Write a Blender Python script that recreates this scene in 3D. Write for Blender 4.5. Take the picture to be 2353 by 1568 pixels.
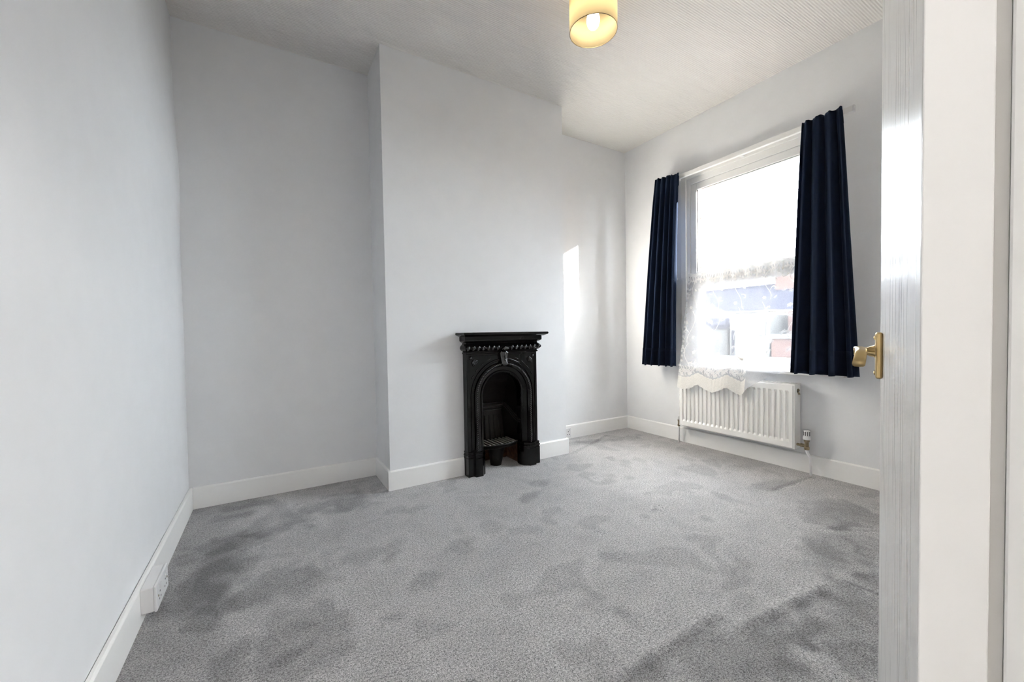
import bpy, bmesh, math, random
import numpy as np
from mathutils import Vector, Matrix

for o in list(bpy.data.objects):
    bpy.data.objects.remove(o, do_unlink=True)
random.seed(7)
S = bpy.context.scene
C = S.collection
PI = math.pi

# ------------------------------------------------------------------ camera
def set_camera():
    yaw, pit, rol = math.radians(30.9349), math.radians(1.505), math.radians(-0.9938)
    fw = Vector((math.sin(yaw)*math.cos(pit), math.cos(yaw)*math.cos(pit), -math.sin(pit)))
    r = Vector((math.cos(yaw), -math.sin(yaw), 0)); u = r.cross(fw)
    r2 = r*math.cos(rol)+u*math.sin(rol); u2 = -r*math.sin(rol)+u*math.cos(rol)
    cd = bpy.data.cameras.new('camera'); co = bpy.data.objects.new('camera', cd); C.objects.link(co)
    m = Matrix((r2, u2, -fw)).transposed().to_4x4(); m.translation = (0, 0, 1)
    co.matrix_world = m
    cd.sensor_fit = 'HORIZONTAL'; cd.sensor_width = 36
    cd.lens = 926.44/2353*36
    cd.shift_y = 8.85/2353
    cd.clip_start = .01; cd.clip_end = 300
    S.camera = co
set_camera()

# ------------------------------------------------------------------ world, sun, exposure
W = bpy.data.worlds.new('sky'); S.world = W; W.use_nodes = True
bg = W.node_tree.nodes['Background']
bg.inputs['Color'].default_value = (0.86, 0.93, 1.0, 1)
bg.inputs['Strength'].default_value = 6.9
sd = bpy.data.lights.new('sun', 'SUN'); sd.energy = 34; sd.angle = math.radians(.6); sd.color = (1, .93, .82)
so = bpy.data.objects.new('sun', sd); C.objects.link(so)
so.rotation_euler = Vector((-1, 1.46, -.56)).to_track_quat('-Z', 'Y').to_euler()
so.location = (12, -12, 8)
S.view_settings.view_transform = 'Standard'; S.view_settings.look = 'None'
S.view_settings.gamma = 1; S.view_settings.use_curve_mapping = False
S.view_settings.exposure = 2.05

# ------------------------------------------------------------------ room numbers (metres)
XL, XW, YB, YF, X1, X2, ZC = -.4325, 3.1966, 3.0, 2.638, .643, 2.0915, 2.85
HS, TS = .1283, .0162
YN = .0715          # room side of the wall with the doorway

# ------------------------------------------------------------------ materials
def nt(name):
    m = bpy.data.materials.new(name); m.use_nodes = True
    return m, m.node_tree.nodes, m.node_tree.links, m.node_tree.nodes['Principled BSDF']
def setp(b, col=None, rough=None, metal=None, spec=None):
    if col: b.inputs['Base Color'].default_value = (*col, 1)
    if rough is not None: b.inputs['Roughness'].default_value = rough
    if metal is not None: b.inputs['Metallic'].default_value = metal
    if spec is not None: b.inputs['Specular IOR Level'].default_value = spec
def paint(name, col, rough=.5, spec=.5, bump=0, scale=30, stretch=(1, 1, 1), var=.0, metal=0, dist=.01):
    m, N, L, b = nt(name); setp(b, col, rough, metal, spec)
    tc = N.new('ShaderNodeTexCoord'); mp = N.new('ShaderNodeMapping'); mp.inputs['Scale'].default_value = stretch
    L.new(tc.outputs['Object'], mp.inputs['Vector'])
    n = N.new('ShaderNodeTexNoise'); n.inputs['Scale'].default_value = scale; n.inputs['Detail'].default_value = 4
    L.new(mp.outputs['Vector'], n.inputs['Vector'])
    if bump:
        bp = N.new('ShaderNodeBump'); bp.inputs['Strength'].default_value = bump; bp.inputs['Distance'].default_value = dist
        L.new(n.outputs['Fac'], bp.inputs['Height']); L.new(bp.outputs['Normal'], b.inputs['Normal'])
    if var:
        cr = N.new('ShaderNodeValToRGB')
        cr.color_ramp.elements[0].position = .3; cr.color_ramp.elements[1].position = .7
        cr.color_ramp.elements[0].color = (*[c*(1-var) for c in col], 1)
        cr.color_ramp.elements[1].color = (*[min(1, c*(1+var)) for c in col], 1)
        L.new(n.outputs['Fac'], cr.inputs['Fac']); L.new(cr.outputs['Color'], b.inputs['Base Color'])
    return m

M = {}
M['wall'] = paint('wall_emulsion', (.825, .825, .832), .62, .35, .08, 9, dist=.02, var=.012)
M['gloss'] = paint('white_gloss_paint', (.80, .78, .74), .28, .5, .06, 40, (1, 1, .25))
M['skirt'] = paint('skirting_satin_paint', (.93, .92, .90), .3, .5, .05, 30)
M['upvc'] = paint('window_white', (.86, .85, .83), .3, .5, .03, 20)
M['rad'] = paint('radiator_enamel', (.90, .885, .855), .25, .5, .02, 20)
M['plastic'] = paint('white_plastic', (.80, .79, .79), .3, .5, .02, 50)
M['dark'] = paint('black_hole', (.012, .012, .012), .6)
M['iron'] = paint('black_enamelled_iron', (.004, .004, .0045), .09, .30, .08, 60, dist=.003)
M['relief'] = paint('polished_iron_relief', (.004, .004, .0045), .10, .75, .05, 60, dist=.003)
M['soot'] = paint('sooty_iron', (.005, .005, .0045), .55, .2, .2, 60, dist=.004, var=.3)
M['ironback'] = paint('worn_cast_iron', (.012, .011, .009), .35, .35, .2, 70, dist=.004, var=.3)
M['gratebar'] = paint('worn_grate_bar', (.26, .25, .22), .4, .5, .2, 70, dist=.003, var=.3)
M['terracotta'] = paint('hearth_brick', (.10, .05, .03), .9, .2, .5, 40, var=.35)
M['brass'] = paint('aged_brass', (.62, .46, .22), .3, .5, .05, 60, metal=1)
M['valve'] = paint('valve_brass', (.32, .26, .17), .38, .5, .1, 80, metal=1, var=.2)
M['brick'] = paint('red_brick', (.30, .16, .12), .9, .2, .5, 60, var=.2)
M['mortar'] = paint('mortar', (.5, .46, .41), .95, .1, .4, 80)
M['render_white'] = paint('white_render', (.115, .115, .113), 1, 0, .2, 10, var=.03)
M['slate'] = paint('slate_roof', (.030, .031, .042), 1, 0, .3, 14, (1, 6, 6), var=.2)
M['housebrick'] = paint('house_brick', (.10, .068, .06), 1, 0, .4, 6, (1, 1, 4), var=.12)
M['houseglass'] = paint('house_window_glass', (.18, .22, .26), .1, .5)
M['housetrim'] = paint('house_window_paint', (.17, .17, .168), 1, 0, .1, 10)
M['ground'] = paint('yard_paving', (.07, .07, .068), 1, 0, .2, 3, var=.15)

def door_mat():
    m, N, L, b = nt('door_gloss_brushed'); setp(b, (.80, .785, .76), .3, 0, .3)
    tc = N.new('ShaderNodeTexCoord'); mp = N.new('ShaderNodeMapping'); mp.inputs['Scale'].default_value = (60, 60, 2.2)
    L.new(tc.outputs['Object'], mp.inputs['Vector'])
    n = N.new('ShaderNodeTexNoise'); n.inputs['Scale'].default_value = 1; n.inputs['Detail'].default_value = 5
    L.new(mp.outputs['Vector'], n.inputs['Vector'])
    bp = N.new('ShaderNodeBump'); bp.inputs['Strength'].default_value = .32; bp.inputs['Distance'].default_value = .004
    L.new(n.outputs['Fac'], bp.inputs['Height']); L.new(bp.outputs['Normal'], b.inputs['Normal'])
    mr = N.new('ShaderNodeMapRange'); mr.inputs['To Min'].default_value = .16; mr.inputs['To Max'].default_value = .44
    L.new(n.outputs['Fac'], mr.inputs['Value']); L.new(mr.outputs['Result'], b.inputs['Roughness'])
    return m
M['door'] = door_mat()
def edge_mat():
    # thick old gloss paint with drips and chips
    m, N, L, b = nt('chipped_gloss_paint'); setp(b, (.80, .79, .765), .3, 0, .5)
    tc = N.new('ShaderNodeTexCoord')
    n = N.new('ShaderNodeTexNoise'); n.inputs['Scale'].default_value = 26; n.inputs['Detail'].default_value = 3
    mp = N.new('ShaderNodeMapping'); mp.inputs['Scale'].default_value = (1, 1, .22)
    L.new(tc.outputs['Object'], mp.inputs['Vector']); L.new(mp.outputs['Vector'], n.inputs['Vector'])
    v = N.new('ShaderNodeTexVoronoi'); v.inputs['Scale'].default_value = 34
    L.new(tc.outputs['Object'], v.inputs['Vector'])
    mr = N.new('ShaderNodeMapRange'); mr.inputs['From Min'].default_value = .0; mr.inputs['From Max'].default_value = .16
    mr.inputs['To Min'].default_value = .25; mr.inputs['To Max'].default_value = 0
    L.new(v.outputs['Distance'], mr.inputs['Value'])
    ad = N.new('ShaderNodeMath'); ad.operation = 'ADD'
    L.new(n.outputs['Fac'], ad.inputs[0]); L.new(mr.outputs['Result'], ad.inputs[1])
    bp = N.new('ShaderNodeBump'); bp.inputs['Strength'].default_value = .3; bp.inputs['Distance'].default_value = .004
    L.new(ad.outputs[0], bp.inputs['Height']); L.new(bp.outputs['Normal'], b.inputs['Normal'])
    return m
M['edge'] = edge_mat()

def ceiling_mat():
    m, N, L, b = nt('ribbed_ceiling_paper'); setp(b, (.82, .795, .76), .7, 0, .25)
    tc = N.new('ShaderNodeTexCoord'); sep = N.new('ShaderNodeSeparateXYZ'); L.new(tc.outputs['Object'], sep.inputs[0])
    n = N.new('ShaderNodeTexNoise'); n.inputs['Scale'].default_value = 5; L.new(tc.outputs['Object'], n.inputs['Vector'])
    # corrugation along Y, ribs run along X
    a = N.new('ShaderNodeMath'); a.operation = 'MULTIPLY'; a.inputs[1].default_value = 2*PI/.0125
    L.new(sep.outputs['Y'], a.inputs[0])
    s = N.new('ShaderNodeMath'); s.operation = 'SINE'; L.new(a.outputs[0], s.inputs[0])
    n2 = N.new('ShaderNodeTexNoise'); n2.inputs['Scale'].default_value = 60; n2.inputs['Detail'].default_value = 2
    mp = N.new('ShaderNodeMapping'); mp.inputs['Scale'].default_value = (.5, 2, 1)
    L.new(tc.outputs['Object'], mp.inputs['Vector']); L.new(mp.outputs['Vector'], n2.inputs['Vector'])
    ml = N.new('ShaderNodeMath'); ml.operation = 'MULTIPLY'; L.new(s.outputs[0], ml.inputs[0]); L.new(n2.outputs['Fac'], ml.inputs[1])
    bp = N.new('ShaderNodeBump'); bp.inputs['Strength'].default_value = .75; bp.inputs['Distance'].default_value = .0022
    L.new(ml.outputs[0], bp.inputs['Height']); L.new(bp.outputs['Normal'], b.inputs['Normal'])
    return m
M['ceiling'] = ceiling_mat()

def carpet_mat():
    m, N, L, b = nt('grey_twist_carpet'); setp(b, (.3, .3, .3), .95, 0, .1)
    b.inputs['Sheen Weight'].default_value = .15
    tc = N.new('ShaderNodeTexCoord')
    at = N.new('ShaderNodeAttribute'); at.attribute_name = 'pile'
    def noise(scale, det=2, st=(1, 1, 1)):
        mp = N.new('ShaderNodeMapping'); mp.inputs['Scale'].default_value = st
        L.new(tc.outputs['Object'], mp.inputs['Vector'])
        n = N.new('ShaderNodeTexNoise'); n.inputs['Scale'].default_value = scale; n.inputs['Detail'].default_value = det
        L.new(mp.outputs['Vector'], n.inputs['Vector']); return n
    def math_(op, a, bb):
        x = N.new('ShaderNodeMath'); x.operation = op
        for i, v in enumerate((a, bb)):
            if isinstance(v, (int, float)): x.inputs[i].default_value = v
            else: L.new(v, x.inputs[i])
        return x.outputs[0]
    tuft = noise(260, 2); tuft2 = noise(120, 2)
    sp = math_('ADD', math_('MULTIPLY', tuft.outputs['Fac'], .65), math_('MULTIPLY', tuft2.outputs['Fac'], .35))
    cr = N.new('ShaderNodeValToRGB'); E = cr.color_ramp.elements
    E[0].position = .36; E[0].color = (.165, .16, .158, 1)
    E[1].position = .64; E[1].color = (.72, .70, .69, 1)
    L.new(sp, cr.inputs['Fac'])
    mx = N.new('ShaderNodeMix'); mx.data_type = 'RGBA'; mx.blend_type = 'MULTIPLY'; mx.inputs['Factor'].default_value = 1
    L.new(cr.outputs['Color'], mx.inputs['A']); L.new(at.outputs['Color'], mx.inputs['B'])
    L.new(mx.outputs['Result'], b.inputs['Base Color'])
    bp = N.new('ShaderNodeBump'); bp.inputs['Strength'].default_value = .7; bp.inputs['Distance'].default_value = .006
    L.new(sp, bp.inputs['Height']); L.new(bp.outputs['Normal'], b.inputs['Normal'])
    return m
M['carpet'] = carpet_mat()

def glass_mat():
    m, N, L, b = nt('window_glass'); N.remove(b); out = N['Material Output']
    t = N.new('ShaderNodeBsdfTransparent'); t.inputs['Color'].default_value = (.96, .97, .97, 1)
    g = N.new('ShaderNodeBsdfGlossy'); g.inputs['Roughness'].default_value = .02
    lw_ = N.new('ShaderNodeLayerWeight'); lw_.inputs['Blend'].default_value = .5
    pw = N.new('ShaderNodeMath'); pw.operation = 'POWER'; pw.inputs[1].default_value = 5; L.new(lw_.outputs['Facing'], pw.inputs[0])
    f = N.new('ShaderNodeMath'); f.operation = 'MULTIPLY_ADD'; f.inputs[1].default_value = .6; f.inputs[2].default_value = .025
    L.new(pw.outputs[0], f.inputs[0])
    mx = N.new('ShaderNodeMixShader')
    L.new(f.outputs[0], mx.inputs[0]); L.new(t.outputs[0], mx.inputs[1]); L.new(g.outputs[0], mx.inputs[2]); L.new(mx.outputs[0], out.inputs[0])
    return m
M['glass'] = glass_mat()

def lace_mat(name, fac_lo, fac_hi, col=(.86, .86, .88), scale=300):
    m, N, L, b = nt(name); N.remove(b); out = N['Material Output']
    t = N.new('ShaderNodeBsdfTransparent')
    d = N.new('ShaderNodeBsdfDiffuse'); d.inputs['Color'].default_value = (*col, 1)
    tr = N.new('ShaderNodeBsdfTranslucent'); tr.inputs['Color'].default_value = (*[c*.8 for c in col], 1)
    m1 = N.new('ShaderNodeMixShader'); m1.inputs[0].default_value = .045
    L.new(d.outputs[0], m1.inputs[1]); L.new(tr.outputs[0], m1.inputs[2])
    tc = N.new('ShaderNodeTexCoord')
    n = N.new('ShaderNodeTexNoise'); n.inputs['Scale'].default_value = scale; L.new(tc.outputs['Object'], n.inputs['Vector'])
    mr = N.new('ShaderNodeMapRange'); mr.inputs['From Min'].default_value = .35; mr.inputs['From Max'].default_value = .65
    mr.inputs['To Min'].default_value = fac_lo; mr.inputs['To Max'].default_value = fac_hi
    L.new(n.outputs['Fac'], mr.inputs['Value'])
    mx = N.new('ShaderNodeMixShader'); L.new(mr.outputs['Result'], mx.inputs[0]); L.new(t.outputs[0], mx.inputs[1]); L.new(m1.outputs[0], mx.inputs[2])
    L.new(mx.outputs[0], out.inputs[0]); return m
M['net'] = lace_mat('net_voile', .36, .52, (.70, .70, .74))
M['lace'] = lace_mat('lace_thread', .6, .85, (.9, .89, .88))
M['hem'] = lace_mat('lace_border', .8, .97, (.84, .82, .78), 160)

def curtain_mat():
    m, N, L, b = nt('navy_velvet'); setp(b, (.006, .012, .030), .85, 0, .15)
    b.inputs['Sheen Weight'].default_value = .22; b.inputs['Sheen Tint'].default_value = (.25, .42, .62, 1); b.inputs['Sheen Roughness'].default_value = .4
    tc = N.new('ShaderNodeTexCoord'); n = N.new('ShaderNodeTexNoise'); n.inputs['Scale'].default_value = 120
    L.new(tc.outputs['Object'], n.inputs['Vector'])
    bp = N.new('ShaderNodeBump'); bp.inputs['Strength'].default_value = .15; bp.inputs['Distance'].default_value = .002
    L.new(n.outputs['Fac'], bp.inputs['Height']); L.new(bp.outputs['Normal'], b.inputs['Normal'])
    out = N['Material Output']
    tr = N.new('ShaderNodeBsdfTranslucent'); tr.inputs['Color'].default_value = (.012, .035, .07, 1)
    mx = N.new('ShaderNodeMixShader'); mx.inputs[0].default_value = .18
    L.new(b.outputs[0], mx.inputs[1]); L.new(tr.outputs[0], mx.inputs[2]); L.new(mx.outputs[0], out.inputs[0])
    return m
M['navy'] = curtain_mat()

def shade_mat():
    m, N, L, b = nt('cream_lampshade_fabric'); N.remove(b); out = N['Material Output']
    d = N.new('ShaderNodeBsdfDiffuse'); d.inputs['Color'].default_value = (.58, .50, .34, 1)
    tr = N.new('ShaderNodeBsdfTranslucent'); tr.inputs['Color'].default_value = (.84, .77, .60, 1)
    mx = N.new('ShaderNodeMixShader'); mx.inputs[0].default_value = .58
    L.new(d.outputs[0], mx.inputs[1]); L.new(tr.outputs[0], mx.inputs[2]); L.new(mx.outputs[0], out.inputs[0]); return m
M['shade'] = shade_mat()
def emit_mat(name, col, st):
    m, N, L, b = nt(name); setp(b, (1, 1, 1), .3)
    b.inputs['Emission Color'].default_value = (*col, 1); b.inputs['Emission Strength'].default_value = st
    return m
M['bulb'] = emit_mat('glowing_bulb', (1, .85, .63), 9.5)
M['hallfill'] = emit_mat('hall_fill_globe', (1, .96, .92), 36)  # glow of the added, unseen hall fill light

# ------------------------------------------------------------------ mesh helpers
def link(name, me, parent=None):
    o = bpy.data.objects.new(name, me); C.objects.link(o)
    if parent is not None: o.parent = parent
    return o
def fin(name, bm, mat, parent=None, smooth=False, bev=0, seg=2, sol=0):
    bmesh.ops.recalc_face_normals(bm, faces=bm.faces)
    me = bpy.data.meshes.new(name); bm.to_mesh(me); bm.free()
    if smooth:
        for p in me.polygons: p.use_smooth = True
    me.materials.append(M[mat] if isinstance(mat, str) else mat)
    o = link(name, me, parent)
    if sol:
        s = o.modifiers.new('thickness', 'SOLIDIFY'); s.thickness = sol; s.offset = 0
    if bev:
        b = o.modifiers.new('bevel', 'BEVEL'); b.width = bev; b.segments = seg; b.limit_method = 'ANGLE'
    return o
def box(bm, a, b):
    x0, y0, z0 = a; x1, y1, z1 = b
    v = [bm.verts.new(c) for c in ((x0, y0, z0), (x1, y0, z0), (x1, y1, z0), (x0, y1, z0), (x0, y0, z1), (x1, y0, z1), (x1, y1, z1), (x0, y1, z1))]
    for f in ((3, 2, 1, 0), (4, 5, 6, 7), (0, 1, 5, 4), (1, 2, 6, 5), (2, 3, 7, 6), (3, 0, 4, 7)):
        bm.faces.new([v[i] for i in f])
def B(*ab):
    bm = bmesh.new()
    for a, b in ab: box(bm, a, b)
    return bm
def loops(bm, rings, closed=True, cap0=False, cap1=False):
    vr = [[bm.verts.new(p) for p in r] for r in rings]
    n = len(vr[0])
    for i in range(len(vr)-1):
        for j in range(n if closed else n-1):
            k = (j+1) % n
            bm.faces.new((vr[i][j], vr[i][k], vr[i+1][k], vr[i+1][j]))
    if cap0: bm.faces.new(vr[0])
    if cap1: bm.faces.new(list(reversed(vr[-1])))
    return vr
def prism(bm, poly, fn, t0, t1):
    loops(bm, [[fn(p, t0) for p in poly], [fn(p, t1) for p in poly]], True, True, True)
def tube(bm, pts, rad, n=10):
    pts = [Vector(p) for p in pts]; rads = rad if isinstance(rad, (list, tuple)) else [rad]*len(pts)
    rings = []; ref = None
    for i, p in enumerate(pts):
        d = (pts[min(i+1, len(pts)-1)]-pts[max(i-1, 0)]).normalized()
        if ref is None:
            ref = d.orthogonal().normalized()
        ref = (ref-d*ref.dot(d)).normalized(); c = d.cross(ref)
        rings.append([p+(ref*math.cos(2*PI*k/n)+c*math.sin(2*PI*k/n))*rads[i] for k in range(n)])
    loops(bm, rings, True, True, True)
def lathe(bm, prof, o, ax=(0, 0, 1), n=24, cap=True):
    ax = Vector(ax).normalized(); a = ax.orthogonal().normalized(); b = ax.cross(a); o = Vector(o)
    loops(bm, [[o+ax*h+(a*math.cos(2*PI*k/n)+b*math.sin(2*PI*k/n))*r for k in range(n)] for r, h in prof], True, cap, cap)
def ellipsoid(bm, c, r, n=8, rot=None):
    m = Matrix.Translation(c) @ (rot.to_4x4() if rot else Matrix.Identity(4)) @ Matrix.Diagonal((*r, 1))
    bmesh.ops.create_uvsphere(bm, u_segments=n+2, v_segments=n, radius=1, matrix=m)
def tag(o, label, cat=None, group=None, kind=None):
    o['label'] = label
    if cat: o['category'] = cat
    if group: o['group'] = group
    if kind: o['kind'] = kind
    return o
def empty(name, loc, label, cat, kind=None, group=None):
    o = bpy.data.objects.new(name, None); C.objects.link(o); o.location = loc; o.empty_display_size = .05
    return tag(o, label, cat, group, kind)
def keep(o, parent):
    # parent while keeping the world-space mesh where it was built
    o.parent = parent; o.matrix_parent_inverse = Matrix.Translation(-Vector(ROOT_LOC[parent.name])); return o
ROOT_LOC = {}
def root(name, loc, label, cat, kind=None, group=None):
    e = empty(name, loc, label, cat, kind, group); ROOT_LOC[e.name] = loc; return e
def part(name, bm, mat, thing, **k):
    o = fin(name, bm, mat, None, **k); keep(o, thing); ROOT_LOC[o.name] = (0, 0, 0); return o
def sub(name, bm, mat, prt, **k):
    o = fin(name, bm, mat, None, **k); o.parent = prt; o.matrix_parent_inverse = Matrix.Identity(4); return o
def struct(name, bm, mat, label, **k):
    o = fin(name, bm, mat, **k); return tag(o, label, None, None, 'structure')

# ================================================================== THE SETTING
# floor: fitted carpet with brushed pile patches, a couple of ruck lines
def value_noise(x, y, s, seed):
    rs = np.random.RandomState(seed); g = rs.rand(64, 64)
    u, v = x*s+17.3, y*s+9.1; i, j = np.floor(u).astype(int), np.floor(v).astype(int); fu, fv = u-i, v-j
    fu, fv = fu*fu*(3-2*fu), fv*fv*(3-2*fv)
    a = lambda di, dj: g[(i+di) % 64, (j+dj) % 64]
    return (a(0, 0)*(1-fu)+a(1, 0)*fu)*(1-fv)+(a(0, 1)*(1-fu)+a(1, 1)*fu)*fv
def build_floor():
    st = .0135
    xs = np.arange(XL-.02, XW+.02, st); ys = np.arange(-1.7, YB+.02, st)
    X, Y = np.meshgrid(xs, ys, indexing='ij'); Z = np.zeros_like(X)
    sm = lambda a, b, t: np.clip((t-a)/(b-a), 0, 1)**2*(3-2*np.clip((t-a)/(b-a), 0, 1))
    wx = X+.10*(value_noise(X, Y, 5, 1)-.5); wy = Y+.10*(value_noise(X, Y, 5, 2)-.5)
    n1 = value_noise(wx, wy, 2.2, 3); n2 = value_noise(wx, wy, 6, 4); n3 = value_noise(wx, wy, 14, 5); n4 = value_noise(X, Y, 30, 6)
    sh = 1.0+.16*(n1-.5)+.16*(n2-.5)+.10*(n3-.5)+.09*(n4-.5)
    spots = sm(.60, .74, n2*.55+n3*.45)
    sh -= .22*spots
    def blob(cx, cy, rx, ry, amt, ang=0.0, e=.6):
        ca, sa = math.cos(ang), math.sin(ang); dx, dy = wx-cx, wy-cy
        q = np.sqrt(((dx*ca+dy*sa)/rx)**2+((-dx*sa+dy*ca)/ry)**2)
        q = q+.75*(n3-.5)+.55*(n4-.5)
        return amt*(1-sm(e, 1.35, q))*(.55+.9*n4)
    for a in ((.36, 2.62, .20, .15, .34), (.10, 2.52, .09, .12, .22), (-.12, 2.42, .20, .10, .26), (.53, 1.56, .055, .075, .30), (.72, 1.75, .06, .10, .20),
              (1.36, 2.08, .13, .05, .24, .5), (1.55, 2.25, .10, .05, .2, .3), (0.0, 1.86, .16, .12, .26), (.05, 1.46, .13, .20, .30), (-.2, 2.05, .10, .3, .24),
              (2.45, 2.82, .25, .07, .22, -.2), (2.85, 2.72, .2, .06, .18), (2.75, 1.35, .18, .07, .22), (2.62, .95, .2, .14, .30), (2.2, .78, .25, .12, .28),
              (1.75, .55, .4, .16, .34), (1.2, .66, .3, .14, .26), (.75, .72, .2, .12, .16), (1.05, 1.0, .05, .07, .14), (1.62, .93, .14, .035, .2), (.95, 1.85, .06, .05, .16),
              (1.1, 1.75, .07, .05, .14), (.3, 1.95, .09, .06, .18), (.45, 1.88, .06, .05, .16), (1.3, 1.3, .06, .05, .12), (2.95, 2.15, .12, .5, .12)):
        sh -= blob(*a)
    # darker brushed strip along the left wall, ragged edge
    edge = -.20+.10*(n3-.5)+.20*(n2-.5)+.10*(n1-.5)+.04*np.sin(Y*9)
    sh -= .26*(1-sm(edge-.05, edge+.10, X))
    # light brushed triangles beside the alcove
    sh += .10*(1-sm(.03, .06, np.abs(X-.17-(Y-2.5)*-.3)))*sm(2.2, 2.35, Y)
    # ruck lines: light crest and shaded lower side painted into the pile colour
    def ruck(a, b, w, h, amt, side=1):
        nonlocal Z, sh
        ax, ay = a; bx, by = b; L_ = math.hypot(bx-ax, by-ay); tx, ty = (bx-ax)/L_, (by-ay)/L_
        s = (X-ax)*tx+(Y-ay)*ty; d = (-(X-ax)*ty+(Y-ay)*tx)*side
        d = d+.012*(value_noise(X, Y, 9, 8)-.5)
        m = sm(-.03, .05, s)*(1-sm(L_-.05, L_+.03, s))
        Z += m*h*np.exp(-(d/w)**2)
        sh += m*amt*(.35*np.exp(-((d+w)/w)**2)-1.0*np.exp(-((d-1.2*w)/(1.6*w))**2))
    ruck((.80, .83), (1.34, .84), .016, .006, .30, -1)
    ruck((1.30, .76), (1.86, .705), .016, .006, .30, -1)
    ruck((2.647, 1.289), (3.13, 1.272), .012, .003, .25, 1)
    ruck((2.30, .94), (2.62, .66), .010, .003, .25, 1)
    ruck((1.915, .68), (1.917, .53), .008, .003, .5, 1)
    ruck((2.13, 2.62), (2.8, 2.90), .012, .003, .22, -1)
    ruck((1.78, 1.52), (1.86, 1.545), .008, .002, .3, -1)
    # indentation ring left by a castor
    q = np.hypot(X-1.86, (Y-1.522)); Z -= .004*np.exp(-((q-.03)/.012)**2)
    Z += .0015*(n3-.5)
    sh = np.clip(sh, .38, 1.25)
    nx, ny = X.shape
    idx = np.arange(nx*ny).reshape(nx, ny)
    q4 = np.stack([idx[:-1, :-1], idx[1:, :-1], idx[1:, 1:], idx[:-1, 1:]], -1).reshape(-1, 4)
    me = bpy.data.meshes.new('floor')
    me.from_pydata(np.stack([X, Y, Z], -1).reshape(-1, 3).tolist(), [], q4.tolist())
    at = me.attributes.new('pile', 'FLOAT_COLOR', 'POINT')  # brushed pile tone plus the painted light and shade of the rucks
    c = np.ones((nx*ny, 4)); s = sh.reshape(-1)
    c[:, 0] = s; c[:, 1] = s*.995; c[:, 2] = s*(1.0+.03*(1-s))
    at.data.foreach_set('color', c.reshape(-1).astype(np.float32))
    for p_ in me.polygons: p_.use_smooth = True
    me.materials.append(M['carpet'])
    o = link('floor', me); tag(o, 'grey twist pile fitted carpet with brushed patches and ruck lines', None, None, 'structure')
build_floor()

struct('ceiling', B(((XL-.1, -1.7, ZC), (XW+.1, YB+.1, ZC+.1))), 'ceiling', 'off-white ceiling covered in ribbed paper')

def wall_grid(name, fn, us, vs, mat, label):
    # subdivided plaster face with slight waviness, thickness behind it
    bm = bmesh.new(); g = [[bm.verts.new(fn(u, v)) for v in vs] for u in us]
    for i in range(len(us)-1):
        for j in range(len(vs)-1):
            bm.faces.new((g[i][j], g[i+1][j], g[i+1][j+1], g[i][j+1]))
    return bm
def lin(a, b, n): return [a+(b-a)*i/(n-1) for i in range(n)]
# left wall: old plaster, leaning a little with a bump near the far corner
def lw(y, z):
    t = max(0, (y-2.4)/.6)
    return XL+.012*t*math.exp(-((z-1.95)/.25)**2)*1.0+.004*math.sin(y*2.1+z*1.7)*min(1, z)-.002
bm = wall_grid('w', lambda y, z: (lw(y, z), y, z), lin(-1.7, YB+.05, 40), lin(0, ZC, 30), 'wall', '')
box(bm, (XL-.12, -1.7, 0), (XL-.02, YB+.1, ZC))
wl = struct('wall_left', bm, 'wall', 'long pale grey painted wall meeting the fireplace wall', smooth=False)
for p_ in wl.data.polygons: p_.use_smooth = True
struct('wall_back', B(((XL-.1, YB, 0), (XW+.1, YB+.1, ZC))), 'wall', 'pale grey painted alcove wall either side of the chimney breast')
hx0, hx1, hz = 1.467-.21, 1.467+.21, .80
bm = bmesh.new()
def chq(*p): bm.faces.new([bm.verts.new(q) for q in p])
def chv(x, z): return (x, YF, z)
zs = [0, hz, ZC]; O = [chv(X1, 0), chv(hx0, 0), chv(hx0, hz), chv(hx1, hz), chv(hx1, 0), chv(X2, 0), chv(X2, ZC), chv(X1, ZC)]
chq(*O)
chq((X1, YF, 0), (X1, YF, ZC), (X1, YB+.01, ZC), (X1, YB+.01, 0)); chq((X2, YF, 0), (X2, YB+.01, 0), (X2, YB+.01, ZC), (X2, YF, ZC))
chq((hx0, YF, 0), (hx0, YB-.02, 0), (hx0, YB-.02, hz), (hx0, YF, hz)); chq((hx1, YF, 0), (hx1, YF, hz), (hx1, YB-.02, hz), (hx1, YB-.02, 0))
chq((hx0, YF, hz), (hx0, YB-.02, hz), (hx1, YB-.02, hz), (hx1, YF, hz)); chq((hx0, YB-.02, 0), (hx1, YB-.02, 0), (hx1, YB-.02, hz), (hx0, YB-.02, hz))
bmesh.ops.remove_doubles(bm, verts=bm.verts, dist=1e-5)
struct('wall_chimney', bm, 'wall', 'white painted chimney breast projecting into the room')
# window wall with opening
WY0, WY1, WZ0, WZ1 = 1.17, 2.305, .685, 2.37
struct('wall_right', B(((XW, -.2, 0), (XW+.09, WY0, ZC)), ((XW, WY1, 0), (XW+.09, YB+.1, ZC)), ((XW, WY0, 0), (XW+.09, WY1, WZ0)), ((XW, WY0, WZ1), (XW+.09, WY1, ZC))),
       'wall', 'pale grey painted wall around the window')
# wall with the doorway, hall walls behind the camera
struct('wall_near', B(((.515, -.05, 0), (XW+.09, YN, ZC)), ((XL, -.05, 2.02), (.515, YN, ZC))), 'wall', 'painted wall beside the open door')
struct('wall_hall', B(((XL-.1, -1.8, 0), (1.6, -1.7, ZC)), ((1.5, -1.7, 0), (1.6, -.05, ZC))), 'wall', 'pale hallway walls behind the doorway')

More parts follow.
